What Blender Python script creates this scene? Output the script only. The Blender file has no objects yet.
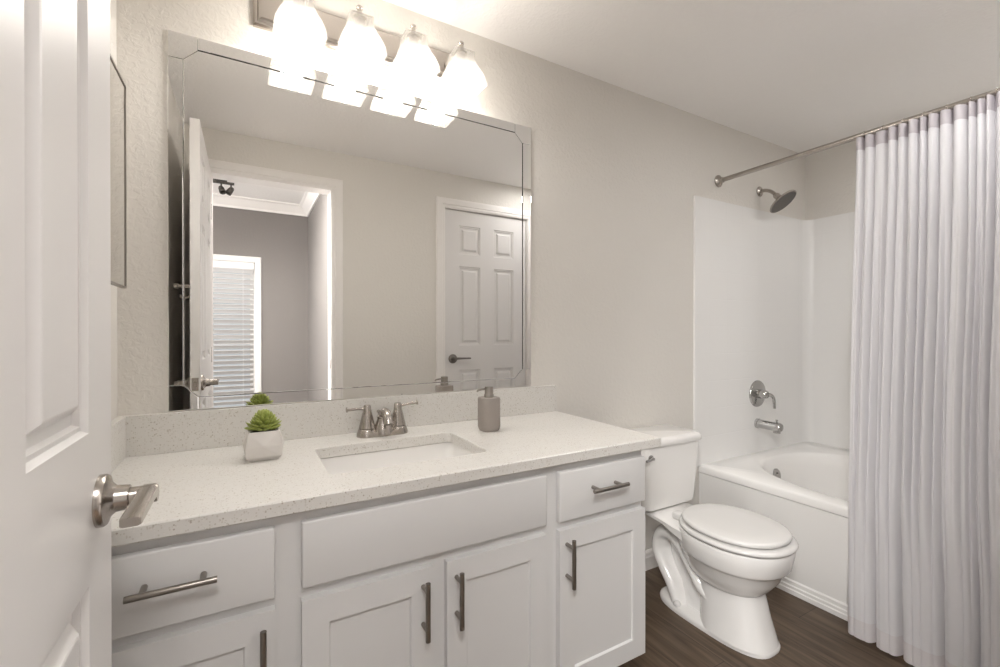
import bpy, bmesh, math, random
from mathutils import Vector, Matrix
PI = math.pi
random.seed(7)
S = bpy.context.scene
COL = S.collection

# ------------------------------------------------------------------ camera, world, lights, exposure
cam = bpy.data.cameras.new('camera')
cam.sensor_width = 36.0
cam.lens = 447.45 / 1000 * 36
cam.clip_start = 0.02
camo = bpy.data.objects.new('camera', cam)
COL.objects.link(camo)
camo.location = (0, -1.62, 1.2114)
camo.rotation_euler = (PI / 2 - 0.003, 0, -0.5174)
S.camera = camo

W = bpy.data.worlds.new('daylight')
S.world = W
W.use_nodes = True
W.node_tree.nodes['Background'].inputs[0].default_value = (1.0, 0.99, 0.98, 1)
W.node_tree.nodes['Background'].inputs[1].default_value = 0.6

S.view_settings.view_transform = 'Standard'
S.view_settings.look = 'None'
S.view_settings.exposure = 0.14
S.view_settings.gamma = 1.0
S.view_settings.use_curve_mapping = False
S.cycles.use_denoising = True
S.cycles.max_bounces = 14
S.cycles.diffuse_bounces = 9
S.cycles.glossy_bounces = 6
S.cycles.transmission_bounces = 6
S.cycles.sample_clamp_indirect = 6.0

BULB = 88.0           # radiance of the four vanity bulbs

WALKWAY_FILL = 42.0  # radiance of the added ceiling fill outside the shower curtain
TUB_FILL = 40.0  # radiance of the added ceiling fill over the tub

SIDE_FILL_W = 44.0  # power of the added fill at the bedroom's left side
TOP_FILL_W = 95.0  # power of the added overhead fill in the bedroom
AIMED_FILL_W = 75.0  # power of the added fill aimed through the doorway


def area_light(name, loc, target, sx, sy, power, color=(1, 1, 1)):
    l = bpy.data.lights.new(name, 'AREA')
    l.shape = 'RECTANGLE'
    l.size, l.size_y = sx, sy
    l.energy = power
    l.color = color
    o = bpy.data.objects.new(name, l)
    COL.objects.link(o)
    o.location = loc
    o.rotation_euler = (Vector(target) - Vector(loc)).to_track_quat('-Z', 'Y').to_euler()
    return o


# added unseen fill by the bedroom's left wall, which has no window
area_light('bedroom_side_fill', (-2.0, -2.75, 1.45), (0.6, -2.75, 1.2), 1.5, 1.7, SIDE_FILL_W, (0.97, 0.98, 1.0))
# two added fill lights without fixtures, just outside the bathroom door
area_light('bedroom_top_fill', (-0.72, -2.05, 2.53), (-0.72, -1.70, 1.0), 1.9, 0.5, TOP_FILL_W, (1.0, 0.985, 0.965))
area_light('bedroom_aimed_fill', (-0.80, -2.10, 2.30), (0.75, -1.25, 0.65), 0.6, 0.5, AIMED_FILL_W, (1.0, 0.985, 0.965))

# ------------------------------------------------------------------ materials


def mat(name, color, rough=0.5, metal=0.0, spec=0.5, bump=None, coat=0.0, emit=None):
    m = bpy.data.materials.new(name)
    m.use_nodes = True
    nt = m.node_tree
    b = nt.nodes['Principled BSDF']
    b.inputs['Base Color'].default_value = (*color, 1)
    b.inputs['Roughness'].default_value = rough
    b.inputs['Metallic'].default_value = metal
    b.inputs['Specular IOR Level'].default_value = spec
    if coat:
        b.inputs['Coat Weight'].default_value = coat
        b.inputs['Coat Roughness'].default_value = 0.08
    if emit:
        b.inputs['Emission Color'].default_value = (*emit[0], 1)
        b.inputs['Emission Strength'].default_value = emit[1]
    if bump:
        scale, strength, dist, detail = bump
        tc = nt.nodes.new('ShaderNodeTexCoord')
        nz = nt.nodes.new('ShaderNodeTexNoise')
        nz.inputs['Scale'].default_value = scale
        nz.inputs['Detail'].default_value = detail
        bp = nt.nodes.new('ShaderNodeBump')
        bp.inputs['Strength'].default_value = strength
        bp.inputs['Distance'].default_value = dist
        nt.links.new(tc.outputs['Object'], nz.inputs['Vector'])
        nt.links.new(nz.outputs['Fac'], bp.inputs['Height'])
        nt.links.new(bp.outputs['Normal'], b.inputs['Normal'])
    return m


def knockdown(name, color, strength, rough=0.6):
    """painted drywall with a knock-down / orange-peel texture"""
    m = mat(name, color, rough, spec=0.3)
    nt = m.node_tree
    b = nt.nodes['Principled BSDF']
    tc = nt.nodes.new('ShaderNodeTexCoord')
    n1 = nt.nodes.new('ShaderNodeTexNoise')
    n1.inputs['Scale'].default_value = 56
    n1.inputs['Detail'].default_value = 3
    n1.inputs['Distortion'].default_value = 0.6
    cr = nt.nodes.new('ShaderNodeValToRGB')
    cr.color_ramp.elements[0].position = 0.45
    cr.color_ramp.elements[1].position = 0.62
    bp = nt.nodes.new('ShaderNodeBump')
    bp.inputs['Strength'].default_value = strength
    bp.inputs['Distance'].default_value = 0.004
    nt.links.new(tc.outputs['Object'], n1.inputs['Vector'])
    nt.links.new(n1.outputs['Fac'], cr.inputs['Fac'])
    nt.links.new(cr.outputs['Color'], bp.inputs['Height'])
    nt.links.new(bp.outputs['Normal'], b.inputs['Normal'])
    return m


def quartz():
    m = mat('speckled_quartz', (0.7, 0.68, 0.63), 0.28, spec=0.5)
    nt = m.node_tree
    b = nt.nodes['Principled BSDF']
    tc = nt.nodes.new('ShaderNodeTexCoord')

    def flecks(scale, lo, hi):
        v = nt.nodes.new('ShaderNodeTexVoronoi')
        v.inputs['Scale'].default_value = scale
        nt.links.new(tc.outputs['Object'], v.inputs['Vector'])
        sx = nt.nodes.new('ShaderNodeSeparateColor')
        nt.links.new(v.outputs['Color'], sx.inputs[0])
        r = nt.nodes.new('ShaderNodeValToRGB')
        r.color_ramp.elements[0].position = lo
        r.color_ramp.elements[1].position = hi
        nt.links.new(sx.outputs[0], r.inputs['Fac'])
        # keep the fleck to the middle of its cell
        d = nt.nodes.new('ShaderNodeMath')
        d.operation = 'LESS_THAN'
        nt.links.new(v.outputs['Distance'], d.inputs[0])
        d.inputs[1].default_value = 0.42
        mu = nt.nodes.new('ShaderNodeMath')
        mu.operation = 'MULTIPLY'
        nt.links.new(r.outputs['Color'], mu.inputs[0])
        nt.links.new(d.outputs[0], mu.inputs[1])
        return mu.outputs[0]
    col = None
    base = (0.67, 0.655, 0.625, 1)
    for scale, lo, hi, c in ((240, 0.70, 0.80, (0.56, 0.53, 0.485, 1)), (230, 0.90, 0.95, (0.42, 0.38, 0.33, 1)), (200, 0.80, 0.86, (0.70, 0.68, 0.65, 1))):
        mx = nt.nodes.new('ShaderNodeMix')
        mx.data_type = 'RGBA'
        if col is None:
            mx.inputs['A'].default_value = base
        else:
            nt.links.new(col, mx.inputs['A'])
        mx.inputs['B'].default_value = c
        nt.links.new(flecks(scale, lo, hi), mx.inputs['Factor'])
        col = mx.outputs['Result']
    nt.links.new(col, b.inputs['Base Color'])
    return m


def planks():
    m = mat('dark_wood_planks', (0.08, 0.055, 0.04), 0.42, spec=0.35)
    nt = m.node_tree
    b = nt.nodes['Principled BSDF']
    tc = nt.nodes.new('ShaderNodeTexCoord')
    mp = nt.nodes.new('ShaderNodeMapping')
    mp.inputs['Rotation'].default_value = (0, 0, PI / 2)
    nt.links.new(tc.outputs['Object'], mp.inputs['Vector'])
    br = nt.nodes.new('ShaderNodeTexBrick')
    br.inputs['Scale'].default_value = 1.0
    br.inputs['Brick Width'].default_value = 1.2
    br.inputs['Row Height'].default_value = 0.17
    br.inputs['Mortar Size'].default_value = 0.0012
    br.inputs['Color1'].default_value = (0.092, 0.064, 0.043, 1)
    br.inputs['Color2'].default_value = (0.116, 0.083, 0.058, 1)
    br.inputs['Mortar'].default_value = (0.03, 0.02, 0.015, 1)
    nt.links.new(mp.outputs['Vector'], br.inputs['Vector'])
    mp2 = nt.nodes.new('ShaderNodeMapping')
    mp2.inputs['Scale'].default_value = (45, 3.2, 1)
    nt.links.new(tc.outputs['Object'], mp2.inputs['Vector'])
    nz = nt.nodes.new('ShaderNodeTexNoise')
    nz.inputs['Scale'].default_value = 1.0
    nz.inputs['Detail'].default_value = 6
    nz.inputs['Distortion'].default_value = 0.8
    nt.links.new(mp2.outputs['Vector'], nz.inputs['Vector'])
    r = nt.nodes.new('ShaderNodeValToRGB')
    r.color_ramp.elements[0].position = 0.30
    r.color_ramp.elements[0].color = (0.55, 0.53, 0.5, 1)
    r.color_ramp.elements[1].position = 0.72
    r.color_ramp.elements[1].color = (1.45, 1.42, 1.4, 1)
    nt.links.new(nz.outputs['Fac'], r.inputs['Fac'])
    mx = nt.nodes.new('ShaderNodeMix')
    mx.data_type = 'RGBA'
    mx.blend_type = 'MULTIPLY'
    mx.inputs['Factor'].default_value = 1
    nt.links.new(br.outputs['Color'], mx.inputs['A'])
    nt.links.new(r.outputs['Color'], mx.inputs['B'])
    nt.links.new(mx.outputs['Result'], b.inputs['Base Color'])
    bp = nt.nodes.new('ShaderNodeBump')
    bp.inputs['Strength'].default_value = 0.15
    bp.inputs['Distance'].default_value = 0.002
    nt.links.new(nz.outputs['Fac'], bp.inputs['Height'])
    nt.links.new(bp.outputs['Normal'], b.inputs['Normal'])
    return m


def surround_mat():
    """white acrylic wall panel with a faint embossed tile grid"""
    m = mat('white_acrylic_panel', (0.80, 0.795, 0.785), 0.22, spec=0.5)
    nt = m.node_tree
    b = nt.nodes['Principled BSDF']
    tc = nt.nodes.new('ShaderNodeTexCoord')
    sp = nt.nodes.new('ShaderNodeSeparateXYZ')
    nt.links.new(tc.outputs['Object'], sp.inputs[0])
    ad = nt.nodes.new('ShaderNodeMath')
    ad.operation = 'ADD'
    nt.links.new(sp.outputs['X'], ad.inputs[0])
    nt.links.new(sp.outputs['Y'], ad.inputs[1])
    cb = nt.nodes.new('ShaderNodeCombineXYZ')
    nt.links.new(ad.outputs[0], cb.inputs['X'])
    nt.links.new(sp.outputs['Z'], cb.inputs['Y'])
    br = nt.nodes.new('ShaderNodeTexBrick')
    br.offset = 0
    br.inputs['Scale'].default_value = 1
    br.inputs['Brick Width'].default_value = 0.155
    br.inputs['Row Height'].default_value = 0.155
    br.inputs['Mortar Size'].default_value = 0.003
    br.inputs['Mortar Smooth'].default_value = 1.0
    nt.links.new(cb.outputs[0], br.inputs['Vector'])
    bp = nt.nodes.new('ShaderNodeBump')
    bp.invert = True
    bp.inputs['Strength'].default_value = 0.22
    bp.inputs['Distance'].default_value = 0.002
    nt.links.new(br.outputs['Fac'], bp.inputs['Height'])
    nt.links.new(bp.outputs['Normal'], b.inputs['Normal'])
    return m


def frosted():
    m = bpy.data.materials.new('frosted_glass')
    m.use_nodes = True
    nt = m.node_tree
    nt.nodes.remove(nt.nodes['Principled BSDF'])
    out = nt.nodes['Material Output']
    tr = nt.nodes.new('ShaderNodeBsdfTransparent')
    tr.inputs[0].default_value = (1, 0.985, 0.96, 1)
    tl = nt.nodes.new('ShaderNodeBsdfTranslucent')
    tl.inputs[0].default_value = (0.22, 0.215, 0.205, 1)
    df = nt.nodes.new('ShaderNodeBsdfDiffuse')
    df.inputs[0].default_value = (0.4, 0.39, 0.375, 1)
    gl = nt.nodes.new('ShaderNodeBsdfGlossy')
    gl.inputs['Roughness'].default_value = 0.2
    m1 = nt.nodes.new('ShaderNodeMixShader')
    m1.inputs[0].default_value = 0.5
    nt.links.new(tl.outputs[0], m1.inputs[1])
    nt.links.new(df.outputs[0], m1.inputs[2])
    m2 = nt.nodes.new('ShaderNodeMixShader')
    m2.inputs[0].default_value = 0.66
    nt.links.new(m1.outputs[0], m2.inputs[1])
    nt.links.new(tr.outputs[0], m2.inputs[2])
    m3 = nt.nodes.new('ShaderNodeMixShader')
    m3.inputs[0].default_value = 0.05
    nt.links.new(m2.outputs[0], m3.inputs[1])
    nt.links.new(gl.outputs[0], m3.inputs[2])
    nt.links.new(m3.outputs[0], out.inputs[0])
    return m


def cloth(name, color, trans):
    m = bpy.data.materials.new(name)
    m.use_nodes = True
    nt = m.node_tree
    nt.nodes.remove(nt.nodes['Principled BSDF'])
    out = nt.nodes['Material Output']
    tl = nt.nodes.new('ShaderNodeBsdfTranslucent')
    tl.inputs[0].default_value = (*color, 1)
    df = nt.nodes.new('ShaderNodeBsdfDiffuse')
    df.inputs[0].default_value = (*color, 1)
    m1 = nt.nodes.new('ShaderNodeMixShader')
    m1.inputs[0].default_value = trans
    nt.links.new(df.outputs[0], m1.inputs[1])
    nt.links.new(tl.outputs[0], m1.inputs[2])
    nt.links.new(m1.outputs[0], out.inputs[0])
    return m


M = dict(
    wall=knockdown('greige_wall_paint', (0.69, 0.666, 0.627), 0.2),
    ceil=knockdown('ceiling_paint', (0.90, 0.885, 0.87), 0.16),
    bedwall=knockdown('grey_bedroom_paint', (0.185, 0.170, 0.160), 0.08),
    trim=mat('white_trim_paint', (0.80, 0.775, 0.755), 0.35, spec=0.4),
    door=mat('white_door_paint', (0.70, 0.685, 0.675), 0.33, spec=0.45, bump=(9, 0.04, 0.004, 5)),
    cab=mat('white_cabinet_paint', (0.655, 0.650, 0.646), 0.38, spec=0.4),
    bedtrim=mat('bedroom_window_paint', (0.64, 0.625, 0.615), 0.4, spec=0.4),
    dark=mat('dark_gap', (0.02, 0.018, 0.016), 0.8),
    nickel=mat('brushed_nickel', (0.45, 0.415, 0.38), 0.24, 1.0),
    pull=mat('dark_brushed_steel', (0.30, 0.275, 0.25), 0.32, 1.0),
    dnickel=mat('dark_satin_nickel', (0.20, 0.185, 0.17), 0.5, 1.0),
    chrome=mat('chrome', (0.52, 0.515, 0.505), 0.12, 1.0),
    spot=mat('dark_bronze_paint', (0.05, 0.045, 0.04), 0.5, spec=0.3),
    nozzle=mat('grey_rubber_nozzle_face', (0.10, 0.09, 0.08), 0.5, bump=(260, 0.5, 0.002, 0)),
    mirror=mat('mirror_silver', (0.90, 0.895, 0.88), 0.005, 1.0),
    medmirror=mat('small_mirror_silver', (0.86, 0.85, 0.83), 0.02, 1.0),
    porcelain=mat('white_porcelain', (0.85, 0.838, 0.82), 0.12, spec=0.55, coat=0.3),
    seat=mat('white_plastic_seat', (0.72, 0.71, 0.695), 0.25, spec=0.5),
    tub=mat('white_tub_acrylic', (0.88, 0.87, 0.855), 0.16, spec=0.5),
    panel=surround_mat(),
    quartz=quartz(),
    floor=planks(),
    glass=frosted(),
    bulb=mat('lit_bulb', (1, 1, 1), 0.4, emit=((1.0, 0.965, 0.925), BULB)),
    fill_walk=mat('fill_lens', (1, 1, 1), 0.4, emit=((1.0, 0.98, 0.965), WALKWAY_FILL)),  # glow of the added walkway fill
    fill_tub=mat('fill_tub_lens', (1, 1, 1), 0.4, emit=((1.0, 0.98, 0.965), TUB_FILL)),  # glow of the added tub fill
    curtain=cloth('lavender_grey_voile', (0.84, 0.835, 0.855), 0.36),
    header=cloth('lavender_grey_header', (0.62, 0.59, 0.615), 0.2),
    hem=cloth('lavender_grey_double_hem', (0.78, 0.752, 0.765), 0.2),
    pot=mat('white_ceramic_pot', (0.66, 0.63, 0.60), 0.45),
    potpale=mat('pale_glazed_facet', (0.76, 0.73, 0.70), 0.4),
    soil=mat('dark_soil', (0.05, 0.04, 0.03), 0.9, bump=(120, 0.6, 0.005, 3)),
    leaf=mat('succulent_green', (0.31, 0.36, 0.085), 0.45),
    soap=mat('taupe_rubberised_bottle', (0.31, 0.275, 0.25), 0.55),
    blind=mat('white_blind_slats', (0.70, 0.69, 0.685), 0.5),
    winglass=mat('window_pane_glass', (0.9, 0.95, 1.0), 0.02),
    white=mat('white_plastic', (0.8, 0.79, 0.77), 0.35),
)
_b = M['winglass'].node_tree.nodes['Principled BSDF']
_b.inputs['Transmission Weight'].default_value = 1.0
_b.inputs['IOR'].default_value = 1.02

# ------------------------------------------------------------------ object helpers


def tag(o, label=None, cat=None, group=None, kind=None):
    if label:
        o['label'] = label
    if cat:
        o['category'] = cat
    if group:
        o['group'] = group
    if kind:
        o['kind'] = kind
    return o


ORG = {}


def thing(name, loc, label, cat, group=None, kind=None):
    o = bpy.data.objects.new(name, None)
    o.empty_display_size = 0.05
    o.location = loc
    COL.objects.link(o)
    ORG[o] = Vector(loc)
    return tag(o, label, cat, group, kind)


def obj(name, bm, m, parent=None, smooth=None, loc=None, label=None):
    """link one mesh object; the shape is given in room coordinates"""
    org = ORG[parent] if parent else Vector(loc or (0, 0, 0))
    bmesh.ops.translate(bm, verts=bm.verts, vec=-org)
    bmesh.ops.recalc_face_normals(bm, faces=bm.faces)
    me = bpy.data.meshes.new(name)
    bm.to_mesh(me)
    bm.free()
    me.materials.append(m)
    if smooth is not None:
        me.polygons.foreach_set('use_smooth', [True] * len(me.polygons))
        if smooth < 179:
            me.set_sharp_from_angle(angle=math.radians(smooth))
    o = bpy.data.objects.new(name, me)
    COL.objects.link(o)
    ORG[o] = org
    if parent:
        o.parent = parent
    else:
        o.location = org
    if label:
        o['label'] = label
    return o


def box(bm, x0, x1, y0, y1, z0, z1, bev=0.0, seg=2):
    vs = [bm.verts.new((x, y, z)) for z in (z0, z1) for y in (y0, y1) for x in (x0, x1)]
    idx = ((0, 2, 3, 1), (4, 5, 7, 6), (0, 1, 5, 4), (2, 6, 7, 3), (0, 4, 6, 2), (1, 3, 7, 5))
    fs = [bm.faces.new([vs[i] for i in f]) for f in idx]
    if bev:
        es = list({e for f in fs for e in f.edges})
        bmesh.ops.bevel(bm, geom=es, offset=bev, segments=seg, affect='EDGES', profile=0.5)
    return bm


def bx(*a, **k):
    return box(bmesh.new(), *a, **k)


def frame_of(d):
    d = Vector(d).normalized()
    u = d.cross(Vector((0, 0, 1)))
    if u.length < 1e-3:
        u = d.cross(Vector((1, 0, 0)))
    u.normalize()
    return d, u, d.cross(u).normalized()


def skin_rings(bm, rings, cap0=True, cap1=True, close=True):
    R = [[bm.verts.new(p) for p in r] for r in rings]
    n = len(R[0])
    for a, b in zip(R, R[1:]):
        for i in range(n if close else n - 1):
            j = (i + 1) % n
            bm.faces.new((a[i], a[j], b[j], b[i]))
    if cap0:
        bm.faces.new(list(reversed(R[0])))
    if cap1:
        bm.faces.new(R[-1])
    return bm


def lathe(bm, o, axis, prof, n=32):
    """prof: (radius, distance along the axis)"""
    d, u, v = frame_of(axis)
    o = Vector(o)
    rings = []
    for r, h in prof:
        r = max(r, 1e-5)
        rings.append([o + d * h + (u * math.cos(2 * PI * i / n) + v * math.sin(2 * PI * i / n)) * r for i in range(n)])
    return skin_rings(bm, rings)


def smooth_path(pts, n=8):
    P = [Vector(p) for p in pts]
    out = []
    for i in range(len(P) - 1):
        p0, p1, p2, p3 = P[max(i - 1, 0)], P[i], P[i + 1], P[min(i + 2, len(P) - 1)]
        for k in range(n):
            t = k / n
            out.append(0.5 * ((2 * p1) + (p2 - p0) * t + (2 * p0 - 5 * p1 + 4 * p2 - p3) * t * t + (3 * p1 - p0 - 3 * p2 + p3) * t ** 3))
    out.append(P[-1])
    return out


def tube(bm, pts, r, n=14, rr=None):
    P = [Vector(p) for p in pts]
    rings = []
    u = None
    for i, p in enumerate(P):
        t = (P[min(i + 1, len(P) - 1)] - P[max(i - 1, 0)]).normalized()
        if u is None:
            _, u, v = frame_of(t)
        else:
            u = (u - t * u.dot(t)).normalized()
        v = t.cross(u)
        rad = rr[i] if rr else r
        rings.append([p + (u * math.cos(2 * PI * k / n) + v * math.sin(2 * PI * k / n)) * rad for k in range(n)])
    return skin_rings(bm, rings)


def ball(bm, c, r, sz=(1, 1, 1), n=20):
    prof = [(r * math.sin(PI * i / n), -r * math.cos(PI * i / n)) for i in range(n + 1)]
    k = len(bm.verts)
    lathe(bm, (0, 0, 0), (0, 0, 1), prof, 24)
    bm.verts.ensure_lookup_table()
    for v in bm.verts[k:]:
        v.co = Vector((v.co.x * sz[0], v.co.y * sz[1], v.co.z * sz[2])) + Vector(c)
    return bm


def sup(cx, cy, z, rx, ryf, ryb, n=2.0, N=48):
    """superellipse ring; the front is towards -y"""
    out = []
    for i in range(N):
        t = 2 * PI * i / N
        c, s = math.cos(t), math.sin(t)
        x = math.copysign(abs(c) ** (2 / n), c)
        y = math.copysign(abs(s) ** (2 / n), s)
        out.append(Vector((cx + rx * x, cy + (ryb if y > 0 else ryf) * y, z)))
    return out


def rrect(x0, x1, y0, y1, z, r, n=5):
    out = []
    for cx, cy, a in ((x1 - r, y1 - r, 0), (x0 + r, y1 - r, 90), (x0 + r, y0 + r, 180), (x1 - r, y0 + r, 270)):
        for k in range(n + 1):
            t = math.radians(a + 90 * k / n)
            out.append(Vector((cx + r * math.cos(t), cy + r * math.sin(t), z)))
    return out


def panelled(bm, us, vs, rings, to3d):
    """one face of a door: a grid of cells with sunk or raised panels.
    us / vs: cut positions; odd-odd cells are panels.  rings: (inset, depth)."""
    cache = {}

    def V(u, v, d):
        k = (round(u, 5), round(v, 5), round(d, 5))
        if k not in cache:
            cache[k] = bm.verts.new(to3d(u, v, d))
        return cache[k]
    for i in range(len(us) - 1):
        for j in range(len(vs) - 1):
            a, b, c, d = us[i], us[i + 1], vs[j], vs[j + 1]
            if i % 2 and j % 2:
                prev = None
                for ins, dep in rings:
                    ring = [V(a + ins, c + ins, dep), V(b - ins, c + ins, dep), V(b - ins, d - ins, dep), V(a + ins, d - ins, dep)]
                    if prev:
                        for k in range(4):
                            bm.faces.new((prev[k], prev[(k + 1) % 4], ring[(k + 1) % 4], ring[k]))
                    prev = ring
                bm.faces.new(prev)
            else:
                bm.faces.new((V(a, c, 0), V(b, c, 0), V(b, d, 0), V(a, d, 0)))
    return bm


def rim(bm, u0, u1, v0, v1, to3d, d0, d1):
    c = ((u0, v0), (u1, v0), (u1, v1), (u0, v1))
    for k in range(4):
        a, b = c[k], c[(k + 1) % 4]
        bm.faces.new([bm.verts.new(to3d(*p)) for p in ((*a, d0), (*b, d0), (*b, d1), (*a, d1))])


def prism(bm, poly, to3d, h0, h1):
    """extrude a 2D polygon; to3d(u, v, h)"""
    a = [bm.verts.new(to3d(u, v, h0)) for u, v in poly]
    b = [bm.verts.new(to3d(u, v, h1)) for u, v in poly]
    n = len(poly)
    bm.faces.new(list(reversed(a)))
    bm.faces.new(b)
    for i in range(n):
        j = (i + 1) % n
        bm.faces.new((a[i], a[j], b[j], b[i]))
    return bm


# ------------------------------------------------------------------ room shell
XL, XR, YF, ZC = -0.312, 3.312, -1.535, 2.413       # left wall, right wall, front wall, ceiling
YB = YF - 0.12                                       # bedroom side of the front wall
BX0, BX1, BY, BZ = -2.25, 0.60, -3.70, 2.58          # bedroom
DX0, DX1, DZ = -0.172, 0.495, 2.155                  # bathroom doorway
EX0, EX1, EZ = 1.312, 2.045, 2.150                   # closet doorway


def struct(name, bm, m, label, cat, parent=None, smooth=None):
    o = obj(name, bm, m, parent, smooth)
    if not parent:
        tag(o, label, cat, kind='structure')
    return o


bm = bmesh.new()
box(bm, XL - 0.1, XR + 0.1, YF - 0.12, 0.1, -0.1, 0)
box(bm, BX0 - 0.1, BX1 + 0.1, BY - 0.1, YF - 0.12, -0.1, 0)
struct('floor', bm, M['floor'], 'dark brown wood plank floor under the toilet', 'floor')
struct('ceiling', bx(XL - 0.1, XR + 0.1, YB, 0.1, ZC, ZC + 0.1), M['ceil'], 'pale grey textured bathroom ceiling above the shower rod', 'ceiling')
struct('ceiling_bedroom', bx(BX0 - 0.1, BX1 + 0.1, BY - 0.1, YB, BZ, BZ + 0.1), M['ceil'], 'white bedroom ceiling seen through the doorway in the mirror', 'ceiling')
struct('wall_back', bx(XL - 0.1, XR + 0.1, 0, 0.1, 0, ZC), M['wall'], 'greige textured wall the big vanity mirror hangs on', 'wall')
struct('wall_left', bx(XL - 0.1, XL, YF, 0, 0, ZC), M['wall'], 'greige side wall behind the open door, with the medicine cabinet', 'wall')
struct('wall_right', bx(XR, XR + 0.1, YF, 0, 0, ZC), M['wall'], 'greige end wall above the white surround behind the tub', 'wall')
bm = bmesh.new()
for a, b, c, d in ((XL - 0.1, DX0 - 0.02, 0, ZC), (DX0 - 0.02, DX1 + 0.02, DZ + 0.02, ZC), (DX1 + 0.02, EX0 - 0.02, 0, ZC), (EX0 - 0.02, EX1 + 0.02, EZ + 0.02, ZC), (EX1 + 0.02, XR + 0.1, 0, ZC)):
    box(bm, a, b, YB, YF, c, d)
struct('wall_front', bm, M['wall'], 'greige wall with two doorways, seen in the big mirror', 'wall')
bm = bmesh.new()
WX0, WX1, WZ0, WZ1 = -0.78, 0.085, 0.28, 1.93        # bedroom window opening
for a, b, c, d in ((BX0 - 0.1, WX0, 0, BZ), (WX1, BX1 + 0.1, 0, BZ), (WX0, WX1, 0, WZ0), (WX0, WX1, WZ1, BZ)):
    box(bm, a, b, BY - 0.1, BY, c, d)
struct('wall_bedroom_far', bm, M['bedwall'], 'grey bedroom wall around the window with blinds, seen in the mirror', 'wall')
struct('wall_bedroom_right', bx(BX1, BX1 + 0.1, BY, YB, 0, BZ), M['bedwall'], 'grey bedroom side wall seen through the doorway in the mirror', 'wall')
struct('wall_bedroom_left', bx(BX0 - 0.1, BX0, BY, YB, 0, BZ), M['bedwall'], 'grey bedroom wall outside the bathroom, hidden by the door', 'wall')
bm = bmesh.new()
box(bm, BX0 - 0.1, XL - 0.1, YB, YB + 0.1, 0, BZ)
box(bm, XL - 0.1, BX1 + 0.1, YB, YB + 0.1, ZC + 0.1, BZ)
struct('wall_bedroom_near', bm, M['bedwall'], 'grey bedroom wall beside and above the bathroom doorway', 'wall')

# crown moulding of the bedroom
bm = bmesh.new()
cr = [(0, 0), (0.09, 0), (0.09, -0.012), (0.07, -0.022), (0.035, -0.065), (0.018, -0.085), (0.014, -0.105), (0, -0.105)]
prism(bm, cr, lambda u, v, h: (h, BY + u, BZ + v), BX0, BX1)
prism(bm, cr, lambda u, v, h: (BX1 - u, h, BZ + v), BY, YB)
struct('trim_1', bm, M['trim'], 'white crown moulding at the bedroom ceiling, seen in the mirror', 'trim')

# baseboards
def baseboard(bm, u0, u1, to3d):
    prism(bm, [(0, 0), (0.016, 0), (0.016, 0.062), (0.011, 0.07), (0.011, 0.083), (0.006, 0.093), (0, 0.095)], to3d, u0, u1)
bm = bmesh.new()
baseboard(bm, 1.15, 2.185, lambda u, v, h: (h, -u, v))
struct('baseboard_back', bm, M['trim'], 'white baseboard on the wall behind the toilet', 'baseboard')
bm = bmesh.new()
baseboard(bm, DX1 + 0.085, EX0 - 0.085, lambda u, v, h: (h, YF + u, v))
baseboard(bm, EX1 + 0.085, 2.18, lambda u, v, h: (h, YF + u, v))
struct('baseboard_front', bm, M['trim'], 'white baseboard along the wall between the two doorways', 'baseboard')


def casing(name, x0, x1, z1, label, stop):
    """casing, jamb and stop of a doorway in the front wall"""
    bm = bmesh.new()
    w = 0.070
    prof = [(0, 0), (0, 0.008), (0.010, 0.011), (0.020, 0.011), (0.024, 0.015), (0.054, 0.015), (0.063, 0.013), (w, 0.010), (w, 0)]
    off = 0.005
    # two legs and a head with mitred corners
    path = [Vector((x0 - off, 0)), Vector((x0 - off, z1 + off)), Vector((x1 + off, z1 + off)), Vector((x1 + off, 0))]
    mit = [Vector((-1, 0)), Vector((-1, 1)), Vector((1, 1)), Vector((1, 0))]
    rings = []
    for p, m_ in zip(path, mit):
        rings.append([Vector((p.x + m_.x * a, YF + b, p.y + m_.y * a)) for a, b in prof])
    skin_rings(bm, rings)
    # jamb lining
    box(bm, x0 - 0.019, x0, YB, YF + 0.002, 0, z1)
    box(bm, x1, x1 + 0.019, YB, YF + 0.002, 0, z1)
    box(bm, x0 - 0.019, x1 + 0.019, YB, YF + 0.002, z1, z1 + 0.019)
    if stop:
        box(bm, x0, x0 + 0.012, stop - 0.03, stop, 0, z1)
        box(bm, x1 - 0.012, x1, stop - 0.03, stop, 0, z1)
        box(bm, x0, x1, stop - 0.03, stop, z1 - 0.012, z1)
    return struct(name, bm, M['trim'], label, 'door frame')


t2 = casing('trim_2', DX0, DX1, DZ, 'white casing of the open bathroom doorway, seen in the mirror', None)
sp = bx(DX1 - 0.003, DX1 + 0.004, YF - 0.047, YF - 0.012, 0.965, 1.03, bev=0.001)
obj('strike_plate', sp, M['nickel'], t2, label='nickel strike plate')
casing('trim_3', EX0, EX1, EZ, 'white casing around the closed six-panel door, seen in the mirror', YF - 0.05)


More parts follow.
